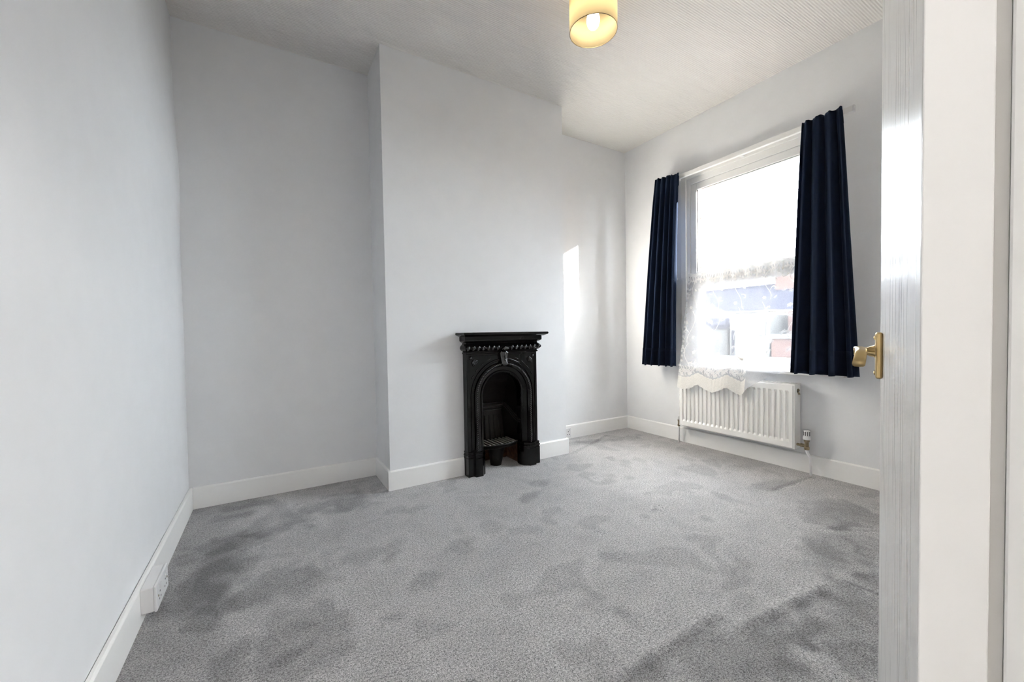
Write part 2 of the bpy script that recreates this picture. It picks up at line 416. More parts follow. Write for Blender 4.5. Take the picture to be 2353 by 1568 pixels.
# skirting boards
SK = [(0, 0), (TS, 0), (TS, HS-.007), (TS-.006, HS), (0, HS)]
def skirt(name, label, runs):
    bm = bmesh.new()
    for kind, w, a, b in runs:
        if kind == '+x': prism(bm, SK, lambda p, t: (w+p[0], t, p[1]), a, b)
        if kind == '-x': prism(bm, SK, lambda p, t: (w-p[0], t, p[1]), a, b)
        if kind == '-y': prism(bm, SK, lambda p, t: (t, w-p[0], p[1]), a, b)
        if kind == '+y': prism(bm, SK, lambda p, t: (t, w+p[0], p[1]), a, b)
    return struct(name, bm, 'skirt', label, bev=.0015)
skirt('baseboard_left', 'white skirting board along the long left wall', [('+x', XL, -1.7, YB)])
skirt('baseboard_back', 'white skirting board in the alcove beside the long wall', [('-y', YB, XL+TS, X1)])
skirt('baseboard_alcove', 'white skirting board in the alcove beside the window wall', [('-y', YB, X2, XW)])
skirt('baseboard_right', 'white skirting board below the radiator and window', [('-x', XW, YN, YB-TS)])
skirt('baseboard_near', 'white skirting board behind the open door', [('+y', YN, .60, XW-TS)])
skirt('baseboard_chimney_near', 'white skirting board wrapping the chimney breast beside the long wall', [('-y', YF, X1-TS, 1.162), ('-x', X1, YF-TS+.001, YB-TS)])
skirt('baseboard_chimney_far', 'short white skirting board between fireplace and window alcove', [('-y', YF, 1.772, X2+TS), ('+x', X2, YF-TS+.001, YB-TS)])

# ------------------------------------------------------------------ window
win = root('window_1', (XW, 1.74, WZ0), 'white framed window with a tall upper pane and a lower sash', 'window', 'structure')
del win['category']
FX0, FX1 = XW+.004, XW+.085
def frame(y0, y1, z0, z1, t, x0, x1, tb=None, tt=None):
    tb = t if tb is None else tb; tt = t if tt is None else tt
    return B(((x0, y0, z0), (x1, y0+t, z1)), ((x0, y1-t, z0), (x1, y1, z1)), ((x0, y0+t, z0), (x1, y1-t, z0+tb)), ((x0, y0+t, z1-tt), (x1, y1-t, z1)))
part('frame', frame(WY0, WY1, WZ0+.02, WZ1, .05, FX0, FX1, .02, .085), 'upvc', win, bev=.004)
part('architrave', B(((XW-.012, WY0-.01, WZ0+.02), (XW+.004, WY0+.02, WZ1+.02)), ((XW-.012, WY1-.02, WZ0+.02), (XW+.004, WY1+.03, WZ1+.02)), ((XW-.012, WY0+.02, WZ1-.035), (XW+.004, WY1-.02, WZ1+.02))), 'upvc', win, bev=.004)
us = part('upper_sash', frame(WY0+.05, WY1-.05, 1.44, WZ1-.085, .058, XW+.012, XW+.06, .081, .060), 'upvc', win, bev=.006)
sub('pane', B(((XW+.036, WY0+.10, 1.515), (XW+.042, WY1-.10, WZ1-.14))), 'glass', us)
sub('gasket', frame(WY0+.104, WY1-.104, 1.518, WZ1-.141, .004, XW+.02, XW+.034), 'dark', us)
ls = part('lower_sash', frame(WY0+.05, WY1-.05, WZ0+.03, 1.45, .118, XW+.002, XW+.05, .078, .06), 'upvc', win, bev=.006)
sub('pane', B(((XW+.026, WY0+.16, WZ0+.10), (XW+.032, WY1-.16, 1.40))), 'glass', ls)
bm = bmesh.new(); lathe(bm, [(.013, 0), (.013, .01), (.008, .02)], (XW+.002, 1.80, .772), (-1, 0, 0), 14)
tube(bm, [(XW-.018, 1.80, .772), (XW-.022, 1.81, .79), (XW-.022, 1.835, .795), (XW-.02, 1.85, .78)], .006)
sub('sash_catch', bm, 'valve', ls, smooth=True)
part('window_sill', B(((XW-.075, WY0-.06, WZ0-.003), (XW+.02, WY1+.03, WZ0+.022))), 'upvc', win, bev=.006)

# outer brick leaf: reveal bricks course by course
ow = struct('wall_outside', B(((XW+.105, -.3, -3.2), (XW+.176, 1.11-.12, 3.3)), ((XW+.105, 2.263+.12, -3.2), (XW+.176, 4.5, 3.3)), ((XW+.105, .98, -3.2), (XW+.176, 2.39, .60)), ((XW+.105, .98, 2.45), (XW+.176, 2.39, 3.3)), ((XW+.085, 1.06, 2.35), (XW+.105, 2.31, 2.45))),
            'mortar', 'brick outer face of the house around the window')
bmb = bmesh.new(); box(bmb, (-.045, 0, 0), (.045, .112, .065)); fb = fin('brick', bmb, 'brick', ow, bev=.004, seg=1)
bme = fb.data; first = True
for i in range(25):
    z = .60+i*.075
    for side in (0, 1):
        o = fb if first else fb.copy()
        if not first: C.objects.link(o)
        first = False
        off = .012*math.sin(i*2.4)
        y = 2.263 if side == 0 else 1.11-.112
        o.parent = ow; o.location = (XW+.138+off*.6+(.012 if i % 2 else 0), y, z)
tag(struct('trim_outside_sill', B(((XW+.085, 1.06, .62), (XW+.24, 2.31, .685))), 'render_white', 'painted stone sill outside the window', bev=.008), 'painted stone sill outside the window', None, None, 'structure')

# ------------------------------------------------------------------ door lining and door
bm = B(((.490, -.05, 0), (.515, YN-.001, 2.02)), ((.475, -.05, 0), (.490, .030, 2.02)), ((XL+.02, -.05, 1.985), (.49, YN-.001, 2.02)))
struct('trim_1', bm, 'edge', 'white painted door lining at the hinge side', bev=.002)
prof = [(0.0, 0), (.018, 0), (.018, .012), (.012, .018), (.014, .05), (.008, .062), (.008, .075), (0, .075)]
bm = bmesh.new(); prism(bm, prof, lambda p, t: (.497+p[1], YN+p[0], t), 0, 2.06)
struct('trim_2', bm, 'gloss', 'moulded door architrave beside the hinges')

A = Vector((.472, .115, 0)); ph = math.radians(71.4); D = Vector((math.sin(ph), math.cos(ph), 0)); NL = Vector((-math.cos(ph), math.sin(ph), 0))
door = root('door_1', (A.x, A.y, 0), 'white gloss door standing open with a brass lever handle', 'door', 'structure')
del door['category']
def dp(s, n, z): q = A+D*s+NL*n; return Vector((q.x, q.y, z))
def dbox(bm, s0, s1, n0, n1, z0, z1):
    v = [bm.verts.new(dp(s, n, z)) for z in (z0, z1) for s, n in ((s0, n0), (s1, n0), (s1, n1), (s0, n1))]
    for f in ((3, 2, 1, 0), (4, 5, 6, 7), (0, 1, 5, 4), (1, 2, 6, 5), (2, 3, 7, 6), (3, 0, 4, 7)): bm.faces.new([v[i] for i in f])
bm = bmesh.new(); dbox(bm, .0015, .72, -.04, 0, .012, 1.985)
leaf = part('leaf', bm, 'door', door, bev=.0025)
bm = bmesh.new(); dbox(bm, -.001, .0015, -.0398, -.0002, .014, 1.983)
part('hinge_edge', bm, 'edge', door, bev=.001)
for z in (.25, 1.72):
    bm = bmesh.new(); tube(bm, [dp(-.004, -.044, z), dp(-.004, -.044, z+.09)], .005, 10); part('hinge', bm, 'gloss', door, smooth=True)
# lever handle
hs, hz_ = .632, .952
bm = bmesh.new(); dbox(bm, hs-.021, hs+.021, 0, .011, .897, .991)
bp_ = part('handle_plate', bm, 'brass', door, bev=.004, seg=3)
for z in (.908, .98):
    bm = bmesh.new(); lathe(bm, [(.0045, 0), (.0045, .0015), (.002, .0025)], dp(hs, .011, z), NL, 12); sub('screw', bm, 'brass', bp_)
bm = bmesh.new(); lathe(bm, [(.0135, .008), (.0135, .012), (.0115, .014), (.011, .018), (.0085, .022), (.0078, .030), (.0082, .038), (.008, .045)], dp(hs, 0, hz_), NL, 20)
part('handle_neck', bm, 'brass', door, smooth=True)
bm = bmesh.new()
sec = []
for i in range(13):
    t = i/12; s = hs+.010-.098*t; dn = .037-.004*math.sin(t*PI)
    zc = hz_+.004-.012*t*t-.012*max(0, t-.7)/.3; w = .0088+.0012*t; h = .0062+.0005*t
    ring = []
    for k in range(12):
        a = 2*PI*k/12; ca, sa = math.cos(a), math.sin(a)
        ring.append(dp(s, dn+math.copysign(abs(ca)**.6, ca)*w, zc+math.copysign(abs(sa)**.6, sa)*h))
    sec.append(ring)
loops(bm, sec, True, True, True)
part('lever', bm, 'brass', door, smooth=True)

# ================================================================== THINGS
# ------------------------------------------------------------------ fireplace
FCX = 1.467
def fp(x, z, d): return (FCX+x, YF-d, z)
fire = root('cast_iron_fireplace', fp(0, 0, .03), 'small black cast iron bedroom fireplace with arched opening set in the chimney breast', 'fireplace')
HW, ZT, CZ = .297, .868, .558
base = sorted(set([0, PI] + [PI*i/36 for i in range(37)] + [math.atan2(ZT-CZ, HW), PI-math.atan2(ZT-CZ, HW)]))
def arch(r, d):
    pts = [fp(r, .0, d), fp(r, .14, d), fp(r, .35, d)]
    pts += [fp(r*math.cos(a), CZ+r*math.sin(a), d) for a in base]
    return pts + [fp(-r, .35, d), fp(-r, .14, d), fp(-r, 0, d)]
def rect(hw, zt, d):
    pts = [fp(hw, .0, d), fp(hw, .14, d), fp(hw, .35, d)]
    for a in base:
        c, s = math.cos(a), math.sin(a)
        k = min(hw/abs(c) if abs(c) > 1e-6 else 9, (zt-CZ)/s if s > 1e-6 else 9)
        pts.append(fp(c*k, CZ+s*k, d))
    return pts + [fp(-hw, .35, d), fp(-hw, .14, d), fp(-hw, 0, d)]
bm = bmesh.new()
loops(bm, [rect(HW, ZT, .001), rect(HW, ZT, .058), rect(HW-.004, ZT-.002, .062), rect(HW-.02, ZT-.014, .062), rect(HW-.023, ZT-.017, .056),
           arch(.268, .056), arch(.264, .062), arch(.256, .062), arch(.252, .055), arch(.240, .055), arch(.236, .066), arch(.228, .073), arch(.218, .073), arch(.210, .064), arch(.206, .052),
           arch(.18, .040), arch(.176, .044), arch(.165, .042), arch(.160, .034), arch(.158, -.02)], False)
part('surround', bm, 'iron', fire)
# bead moulding following the arch
bm = bmesh.new()
rr = .226; L0 = CZ-.155; tot = 2*L0+PI*rr; nb = 104
for i in range(nb):
    s = (i+.5)/nb*tot
    if s < L0: x, z, an = rr, .155+s, PI/2
    elif s < L0+PI*rr: a = (s-L0)/rr; x, z, an = rr*math.cos(a), CZ+rr*math.sin(a), a+PI/2
    else: x, z, an = -rr, CZ-(s-L0-PI*rr), PI/2
    ellipsoid(bm, fp(x, z, .075), (.0052, .006, .0115), 5, Matrix.Rotation(-(an+.9), 3, 'Y'))
b_ = part('bead_moulding', bm, 'relief', fire, smooth=True); b_['kind'] = 'stuff'
# plinth blocks
for sgn in (1, -1):
    foot = [(.303, 0), (.303, .078), (.262, .078), (.254, .100), (.200, .100), (.186, .082), (.166, .066), (.152, .03), (.152, 0)]
    bm = bmesh.new()
    def ring(z, g): return [fp(sgn*(.228+(x-.228)*(1+g*8)), z, max(0, d+g if d else 0)) for x, d in foot]
    loops(bm, [ring(0, 0), ring(.128, 0), ring(.134, -.004), ring(.138, -.004), ring(.142, .002), ring(.150, .002), ring(.155, -.005), ring(.160, -.006), ring(.165, -.002), ring(.171, -.003), ring(.175, -.012)], True, True, True)
    part('plinth', bm, 'iron', fire)
# cornice with returns
bm = bmesh.new()
cp = [(.862, .060), (.866, .070), (.874, .072), (.878, .064), (.884, .066), (.890, .082), (.900, .094), (.910, .096), (.922, .088), (.932, .072), (.938, .066), (.944, .070), (.950, .086), (.956, .098), (.962, .100), (.990, .100)]
loops(bm, [[fp(-(HW+(d-.062)*.62), z, .001), fp(-(HW+(d-.062)*.62), z, d), fp(HW+(d-.062)*.62, z, d), fp(HW+(d-.062)*.62, z, .001)] for z, d in cp], True, True, True)
part('cornice', bm, 'iron', fire, bev=.0015)
gad = None
for i in range(16):
    x = -.292+i*.0389
    if abs(x) < .03: continue
    if gad is None:
        bm = bmesh.new(); ellipsoid(bm, (0, 0, 0), (.0115, .012, .021), 7, Matrix.Rotation(.28, 3, 'Y'))
        g = part('gadroon', bm, 'relief', fire, smooth=True); gad = g
    else:
        g = gad.copy(); C.objects.link(g)
    g.location = fp(x, .906, .092)
# shell and keystone
bm = bmesh.new()
for k in range(5):
    a = (k-2)*.42
    ellipsoid(bm, fp(math.sin(a)*.020, .912-math.cos(a)*.014, .098), (.006, .010, .020), 6, Matrix.Rotation(-a, 3, 'Y'))
part('shell', bm, 'relief', fire, smooth=True)
bm = bmesh.new()
loops(bm, [[fp(-w, z, .05), fp(-w, z, d), fp(-w*.5, z, d+.008), fp(w*.5, z, d+.008), fp(w, z, d), fp(w, z, .05)] for z, w, d in ((.885, .036, .078), (.862, .034, .084), (.835, .030, .078), (.81, .026, .080), (.79, .024, .09), (.776, .020, .088), (.768, .012, .076))], False, True, True)
for k in range(4): ellipsoid(bm, fp(0, .86-.022*k, .090), (.008, .006, .009), 6)
part('keystone', bm, 'relief', fire, smooth=True)
for sgn in (1, -1):
    bm = bmesh.new()
    c0 = Vector((sgn*.262, .835))
    for k in range(5):
        a = math.radians(225 if sgn > 0 else 315)+(k-2)*.21
        q = c0+Vector((math.cos(a), math.sin(a)))*.042
        ellipsoid(bm, fp(q.x, q.y, .060), (.024-.002*abs(k-2), .006, .0038), 6, Matrix.Rotation(-a, 3, 'Y'))
    ellipsoid(bm, fp(c0.x, c0.y, .058), (.012, .008, .012), 6)
    part('fan_ornament', bm, 'relief', fire, smooth=True)
    for k in range(6):
        a = math.radians(30+12*k) if sgn > 0 else math.radians(150-12*k)
        q = Vector((math.cos(a), math.sin(a)))*.287
        if abs(q.x) < HW-.03 and CZ+q.y < ZT-.03:
            bm = bmesh.new(); ellipsoid(bm, fp(q.x, CZ+q.y, .058), (.016, .004, .003), 6, Matrix.Rotation(-(a+PI/2), 3, 'Y'))
            part('leaf_ornament', bm, 'relief', fire, smooth=True)
# mantel shelf
bm = bmesh.new()
mp_ = [(.988, .120, .322), (.993, .132, .334), (.999, .146, .346), (1.004, .150, .350), (1.012, .150, .350), (1.0165, .146, .346)]
loops(bm, [[fp(-w, z, .001), fp(-w, z, d), fp(w, z, d), fp(w, z, .001)] for z, d, w in mp_], True, True, True)
part('mantel_shelf', bm, 'iron', fire, bev=.001)
# firebox
bm = bmesh.new()
def fbx(z, hw, d): return [fp(-hw, z, .035), fp(-hw*.78, z, -d), fp(hw*.78, z, -d), fp(hw, z, .035)]
loops(bm, [fbx(.17, .195, .24), fbx(.42, .195, .22), fbx(.62, .19, .16), fbx(.79, .17, .06)], False)
part('firebox', bm, 'soot', fire)
bm = B(((FCX-.2, YF+.20, 0), (FCX+.2, YF+.235, .17)), ((FCX-.205, YF-.03, 0), (FCX-.165, YF+.20, .17)), ((FCX+.165, YF-.03, 0), (FCX+.205, YF+.20, .17)))
part('hearth_bricks', bm, 'terracotta', fire, bev=.004)
# fireback: tapered ribbed panel
FBD = -.185
bm = bmesh.new()
def fbk(w, z, d): return [fp(-w, z, d), fp(w, z, d)]
loops(bm, [fbk(.135, .15, FBD+.02), fbk(.112, .40, FBD), fbk(.112, .405, FBD+.012), fbk(.114, .415, FBD+.014), fbk(.112, .42, FBD+.004), fbk(.116, .43, FBD+.004), fbk(.116, .436, FBD+.018), fbk(.12, .446, FBD+.022), fbk(.118, .456, FBD+.012), fbk(.12, .458, FBD-.02)], False)
fbk_o = part('fireback', bm, 'ironback', fire)
for k in range(5):
    x = (k-2)*.042
    bm = bmesh.new(); tube(bm, [fp(x*1.08, .175, FBD+.020), fp(x*1.06, .19, FBD+.024), fp(x*.9, .35, FBD+.008), fp(x*.88, .365, FBD+.004)], [.003, .008, .007, .003], 8)
    sub('rib', bm, 'ironback', fbk_o, smooth=True)
# cheeks with S-curved top rail
for sgn in (1, -1):
    crv = []
    for i in range(17):
        t = i/16; d = FBD+.01+t*(.20); e = t*t*(3-2*t)
        crv.append((sgn*(.118+.048*t), .452-.108*e, d))
    bm = bmesh.new(); loops(bm, [[fp(x, z, d) for x, z, d in crv], [fp(x*1.08, .165, d) for x, z, d in crv]], False)
    ck = part('cheek', bm, 'soot', fire, sol=.006)
    bm = bmesh.new(); tube(bm, [fp(*q) for q in crv], .0085, 8); tube(bm, [fp(x*.97, z-.018, d) for x, z, d in crv], .005, 8)
    sub('cheek_rail', bm, 'ironback', ck, smooth=True)
# grate
bm = bmesh.new()
front = [(.155*math.sin(a), -.02+.055*math.cos(a)) for a in lin(-PI/2, PI/2, 15)]
tube(bm, [fp(x, .176, d) for x, d in front], .006, 8); tube(bm, [fp(-.15, .176, -.15), fp(.15, .176, -.15)], .006, 8)
tube(bm, [fp(-.155, .176, -.02), fp(-.15, .176, -.15)], .006, 8); tube(bm, [fp(.155, .176, -.02), fp(.15, .176, -.15)], .006, 8)
loops(bm, [[fp(x, .17, d) for x, d in front], [fp(x*.97, .152, d-.004) for x, d in front], [fp(x*.45, .135, d-.05) for x, d in front], [fp(x*.28, .0, d-.07) for x, d in front]], False)
gr = part('grate', bm, 'soot', fire)
for k in range(9):
    x = -.13+k*.0325; d1 = -.02+.055*math.sqrt(max(0, 1-(x/.155)**2))
    bm = B(((FCX+x-.006, YF-d1, .172), (FCX+x+.006, YF+.15, .184))); sub('grate_bar', bm, 'gratebar', gr, bev=.002, seg=1)

# ------------------------------------------------------------------ radiator
RY0, RY1, RZ0, RZ1, RX = 1.385, 2.302, .165, .617, 3.100
rad = root('panel_radiator', (3.14, 1.84, 0), 'white fluted panel radiator mounted below the window', 'radiator')
bm = bmesh.new()
ycol = [(RY0, 0), (RY0+.012, 0)]; nf = 23; pit = (RY1-RY0-.05)/nf
for i in range(nf):
    a = RY0+.025+i*pit
    ycol += [(a+pit*.16, 0), (a+pit*.30, 1), (a+pit*.70, 1), (a+pit*.84, 0)]
ycol += [(RY1-.012, 0), (RY1, 0)]
zrow = [(RZ0, 0), (RZ0+.008, 0), (RZ0+.045, 0), (RZ0+.062, 1), (RZ1-.062, 1), (RZ1-.045, 0), (RZ1-.008, 0), (RZ1, 0)]
g = []
for zi, (z, fz) in enumerate(zrow):
    row = []
    for yi, (y, fy) in enumerate(ycol):
        edge = (zi in (0, len(zrow)-1)) or (yi in (0, len(ycol)-1))
        row.append((RX+(.006 if edge else 0)+.010*fz*fy, y, z))
    g.append(row)
loops(bm, g, False)
part('front_panel', bm, 'rad', rad, sol=.0015)
bm = bmesh.new()
for y0, y1 in ((RY0-.003, RY0+.001), (RY1-.001, RY1+.003)): box(bm, (RX+.004, y0, RZ0+.002), (XW-.006, y1, RZ1+.004))
for nm, y0, y1 in (('n', RY0-.003, RY0+.0005), ('f', RY1-.0005, RY1+.003)):
    bm2 = B(((RX+.004, y0, RZ0+.002), (XW-.010, y1, RZ1+.004)))
    sp_ = part('side_panel', bm2, 'rad', rad, bev=.0015)
    if nm == 'n':
        b3 = bmesh.new(); lathe(b3, [(.011, -.002), (.011, .004), (.008, .006), (.008, .009)], (3.148, RY0-.003, .575), (0, -1, 0), 6); tube(b3, [(3.148, RY0-.004, .56), (3.148, RY0-.010, .553), (3.148, RY0-.012, .545)], .006, 8)
        sub('bleed_plug', b3, 'valve', sp_)
        b3 = bmesh.new(); lathe(b3, [(.015, -.001), (.015, .001)], (3.148, RY0-.003, .571), (0, -1, 0), 16); sub('plug_socket', b3, 'dark', sp_)
bm.free()
part('top_grille', B(*[((RX+.006, RY0+.002+i*.0283, RZ1-.004), (XW-.012, RY0+.002+i*.0283+.018, RZ1+.003)) for i in range(32)], ((RX+.002, RY0, RZ1-.006), (RX+.012, RY1, RZ1+.004)), ((XW-.022, RY0, RZ1-.006), (XW-.010, RY1, RZ1+.004))), 'rad', rad)
part('back_panel', B(((3.150, RY0+.01, RZ0+.005), (3.156, RY1-.01, RZ1-.01))), 'rad', rad)
for y in (1.55, 2.14): part('bracket', B(((3.155, y, .25), (XW-.001, y+.03, .56))), 'rad', rad)
# thermostatic valve
VX, VY = 3.135, 1.322
bm = bmesh.new(); lathe(bm, [(.020, 0), (.022, .004), (.022, .016), (.019, .02), (.0195, .05), (.018, .06), (.012, .063)], (VX, VY, .243), n=24)
tv = part('thermostat_head', bm, 'plastic', rad, smooth=True)
for k in range(10):
    a = 2*PI*k/10
    bm = bmesh.new(); c = Vector((VX+math.cos(a)*.0185, VY+math.sin(a)*.0185, .284)); t = Vector((-math.sin(a), math.cos(a), 0)); nn = Vector((math.cos(a), math.sin(a), 0))
    ring = lambda z: [c+t*.0018+nn*-.002+Vector((0, 0, z)), c-t*.0018+nn*-.002+Vector((0, 0, z)), c-t*.0018+nn*.0018+Vector((0, 0, z)), c+t*.0018+nn*.0018+Vector((0, 0, z))]
    loops(bm, [ring(-.013), ring(.015)], True, True, True); sub('slot', bm, 'dark', tv)
bm = bmesh.new(); lathe(bm, [(.014, .172), (.016, .178), (.016, .19), (.012, .195), (.013, .225), (.017, .228), (.017, .244)], (VX, VY, 0), n=12)
tube(bm, [(VX, VY, .198), (VX, VY+.06, .198)], .009, 10); tube(bm, [(VX, VY+.02, .198), (VX, VY+.036, .198)], .014, 6)
part('valve_body', bm, 'valve', rad)
bm = bmesh.new(); tube(bm, [(VX, VY, .176), (VX+.001, VY-.003, .155), (VX+.006, VY-.018, .115), (VX+.007, VY-.022, .09), (VX+.007, VY-.022, -.002)], .0085, 12)
part('pipe', bm, 'plastic', rad, smooth=True)
bm = bmesh.new(); tube(bm, [(3.14, 2.335, -.002), (3.14, 2.335, .15)], .0078, 10); part('pipe', bm, 'plastic', rad, smooth=True)
bm = bmesh.new(); lathe(bm, [(.011, .145), (.012, .16), (.009, .165), (.009, .19), (.011, .195), (.011, .205)], (3.14, 2.335, 0), n=10); tube(bm, [(3.14, 2.335, .175), (3.14, 2.30, .175)], .008, 8)
part('lockshield_valve', bm, 'valve', rad)
bm = bmesh.new(); lathe(bm, [(.010, .203), (.010, .228), (.006, .233)], (3.14, 2.335, 0), n=12); part('valve_cap', bm, 'plastic', rad, smooth=True)

# ------------------------------------------------------------------ curtain track and curtains
TX = 3.115
trk = root('curtain_track', (TX, 1.78, 2.34), 'long white curtain track above the window', 'curtain track')
part('rail', B(((TX-.012, 1.063, 2.334), (TX+.014, 2.52, 2.370))), 'upvc', trk, bev=.003)
part('end_stop', B(((TX-.013, 1.058, 2.333), (TX+.015, 1.068, 2.371))), 'plastic', trk, bev=.002)
for y in (1.25, 1.78, 2.46): part('bracket', B(((TX+.012, y-.012, 2.345), (XW, y+.012, 2.362))), 'plastic', trk)

def curtain(name, label, top, bot, z_top, z_bot, folds, amp, seed, tilt=0, ams=None, lean=0):
    rnd = random.Random(seed)
    e = root(name, (TX-.04, (bot[0]+bot[1])/2, z_bot), label, 'curtain', None, None)
    nu, nv = folds*14+1, 46
    ph_ = [rnd.uniform(-.25, .25) for _ in range(folds+2)]; am = [rnd.uniform(.65, 1.15) for _ in range(folds+2)]
    if ams: am = ams
    cuts = [0]
    for k in range(folds): cuts.append(cuts[-1]+rnd.uniform(.7, 1.35))
    cuts = [c/cuts[-1]*folds for c in cuts]
    drift = [rnd.uniform(-.16, .16) for _ in range(folds+1)]; drift[0] = drift[-1] = 0
    def P(u, v, lift=0):
        # v 0 top .. 1 bottom; narrow pleats at the heading relax into uneven rounded folds
        w = v**.85
        y0 = top[0]+(bot[0]-top[0])*w; y1 = top[1]+(bot[1]-top[1])*w
        f = u*folds; q = max(i for i in range(folds) if f >= cuts[i]-1e-9)
        c0, c1 = cuts[q]+drift[q]*v, cuts[q+1]+drift[q+1]*v
        fr = (f-cuts[q])/(cuts[q+1]-cuts[q]); am_ = am[q]*(1-fr)+am[q+1]*fr
        a = 2*PI*(q+fr)
        wav = math.sin(a)+.28*math.sin(2*a+ph_[q]*6)+.12*math.sin(3*a+1.3)*(1-v)
        head = math.exp(-((v-.045)/.03)**2)           # pinched heading tape
        A_ = amp*am_*(.60+.55*v)*(1-.6*head)
        x = TX-.052-lean*min(1, u*2.2)*(.4+.6*v)-A_*wav*.85-.006*v-.006*math.sin(v*PI)-lift
        yy = (c0+(c1-c0)*fr)/folds
        y = y0+(y1-y0)*(yy+.05/folds*math.sin(2*a)*(.4+v)+.008*math.sin(3.3*v+q))
        z = z_top-(z_top-z_bot)*v+tilt*(u-.5)*(1-v)
        if v < .001: z += .003*math.sin(a*1.5+1)+.0025*math.sin(a*2.7)
        if v > .98: z += .006*math.sin(a+.7)
        return (x, y, z)
    vs = [0, .012, .025, .04, .055, .07]+[.07+(.93)*(i+1)/40 for i in range(40)]
    bm = bmesh.new(); loops(bm, [[P(i/(nu-1), v) for i in range(nu)] for v in vs], False)
    cl = part('cloth', bm, 'navy', e, smooth=True, sol=.004)
    # hem turned up and stitched at the bottom
    hv = lin(.905, .999, 5); bm = bmesh.new()
    loops(bm, [[P(i/(nu-1), v, .0035) for i in range(nu)] for v in hv], False)
    sub('hem', bm, 'navy', cl, smooth=True, sol=.002)
    bm = bmesh.new(); loops(bm, [[(P(i/(nu-1), v, -.006)) for i in range(nu)] for v in (.012, .03, .05, .062)], False)
    sub('heading_tape', bm, 'navy', cl, smooth=True, sol=.002)
    for k in range(folds):
        bm = bmesh.new(); p0 = Vector(P((k+.5)/folds, .02)); lathe(bm, [(.004, 0), (.004, .016)], (TX-.003, p0.y, 2.315), n=8)
        sub('glider', bm, 'plastic', cl)
    return e
curtain('curtain', 'navy blue pleated curtain beside the alcove, sunlight on its folds', (2.262, 2.500), (2.300, 2.640), 2.375, .690, 5, .028, 3, .02, [.45, .7, 1.1, 1.15, .9, 1.0, 1.0], .034)
curtain('curtain', 'wider navy blue pleated curtain on the side of the window nearer the door', (1.105, 1.322), (1.010, 1.388), 2.368, .700, 4, .034, 11, .0)

# ------------------------------------------------------------------ net curtain blown into the room
net = root('net_curtain', (3.1, 1.8, .5), 'white lace net curtain with scalloped hem billowing over the radiator', 'net curtain')
hemK = [(0, 2.283, .515), (.05, 2.235, .502), (.10, 2.17, .512), (.16, 2.101, .556), (.22, 2.03, .52), (.30, 1.958, .502), (.36, 1.89, .53), (.41, 1.842, .557), (.48, 1.775, .52), (.53, 1.733, .505), (.60, 1.68, .565), (.72, 1.55, .65), (.82, 1.452, .710), (.90, 1.375, .80), (1, 1.30, .90)]
def interp(u, K, c):
    for i in range(len(K)-1):
        if u <= K[i+1][0]+1e-9:
            t = (u-K[i][0])/(K[i+1][0]-K[i][0]); return K[i][c]+(K[i+1][c]-K[i][c])*t
    return K[-1][c]
def NETP(u, v, off=0, scal=True):
    yt = 2.262-u*(2.262-1.30); zt = 1.502+.006*math.sin(u*70)
    yb = interp(u, hemK, 1); zb = interp(u, hemK, 2)
    if scal and u < .56: zb += -.006*abs(math.sin(u*PI/.028))*1.0
    e = v**1.15
    y = yt+(yb-yt)*e
    z = zt+(zb-zt)*v
    out = .012+.125*(v**1.4)+.016*math.sin(PI*v)*math.sin(u*9+.6)+.006*math.sin(u*60)*(1-v)**3+.014*math.sin(u*17+v*2)*v*(1-.5*v)
    t_ = min(1, max(0, (u-.68)/.25)); out *= 1-.72*t_*t_*(3-2*t_)
    x = XW-.004-out-off
    if z < RZ1+.05: x = min(x, RX-.012-off)
    return (x, y, z)
nu, nv = 121, 61
bm = bmesh.new(); loops(bm, [[NETP(i/(nu-1), j/(nv-1)) for i in range(nu)] for j in range(nv)], False)
voile = part('voile', bm, 'net', net, smooth=True)
# solid lace border
bm = bmesh.new(); loops(bm, [[NETP(i/100*.565, v, .0015) for i in range(101)] for v in lin(.895, 1, 6)], False)
part('lace_border', bm, 'hem', net, smooth=True)
bm = bmesh.new(); loops(bm, [[NETP(i/100, v, .002) for i in range(101)] for v in (.0, .012, .03)], False)
part('heading', bm, 'lace', net, smooth=True)
# embroidered vines, flowers, leaves as thin raised thread on the voile
def ribbon(bm, pts, w):
    L_, R_ = [], []
    for i, (u, v) in enumerate(pts):
        a = pts[max(0, i-1)]; b = pts[min(len(pts)-1, i+1)]
        du, dv = b[0]-a[0], (b[1]-a[1]); k = 1.05   # u and v both span about one metre
        n = math.hypot(du*k, dv) or 1; ww = w[i] if isinstance(w, list) else w
        ou, ov = -dv/n*ww, du*k/n*ww
        L_.append(NETP(min(1, max(0, u+ou)), min(.995, max(0, v+ov)), .002, False)); R_.append(NETP(min(1, max(0, u-ou)), min(.995, max(0, v-ov)), .002, False))
    loops(bm, [L_, R_], False)
def petal_fan(bm, u, v, r, n, rot=0):
    c = bm.verts.new(NETP(u, v, .002, False)); ring = []
    for k in range(n*4):
        a = 2*PI*k/(n*4)+rot; q = r*(.62+.38*abs(math.cos(a*n/2)))
        ring.append(bm.verts.new(NETP(min(1, max(0, u+q*math.cos(a))), min(.99, max(0, v+q*math.sin(a))), .002, False)))
    for k in range(len(ring)): bm.faces.new((c, ring[k], ring[(k+1) % len(ring)]))
rnd = random.Random(5); bm = bmesh.new()
def spiral(u, v, r, a0, s, w):
    pts = []
    for i in range(22):
        t = i/21; a = a0+s*t*4.6; q = r*(1-t*.75); pts.append((u+q*math.cos(a), v+q*math.sin(a)))
    ribbon(bm, pts, [w*(1.25-.7*abs(2*i/21-1)) for i in range(22)])
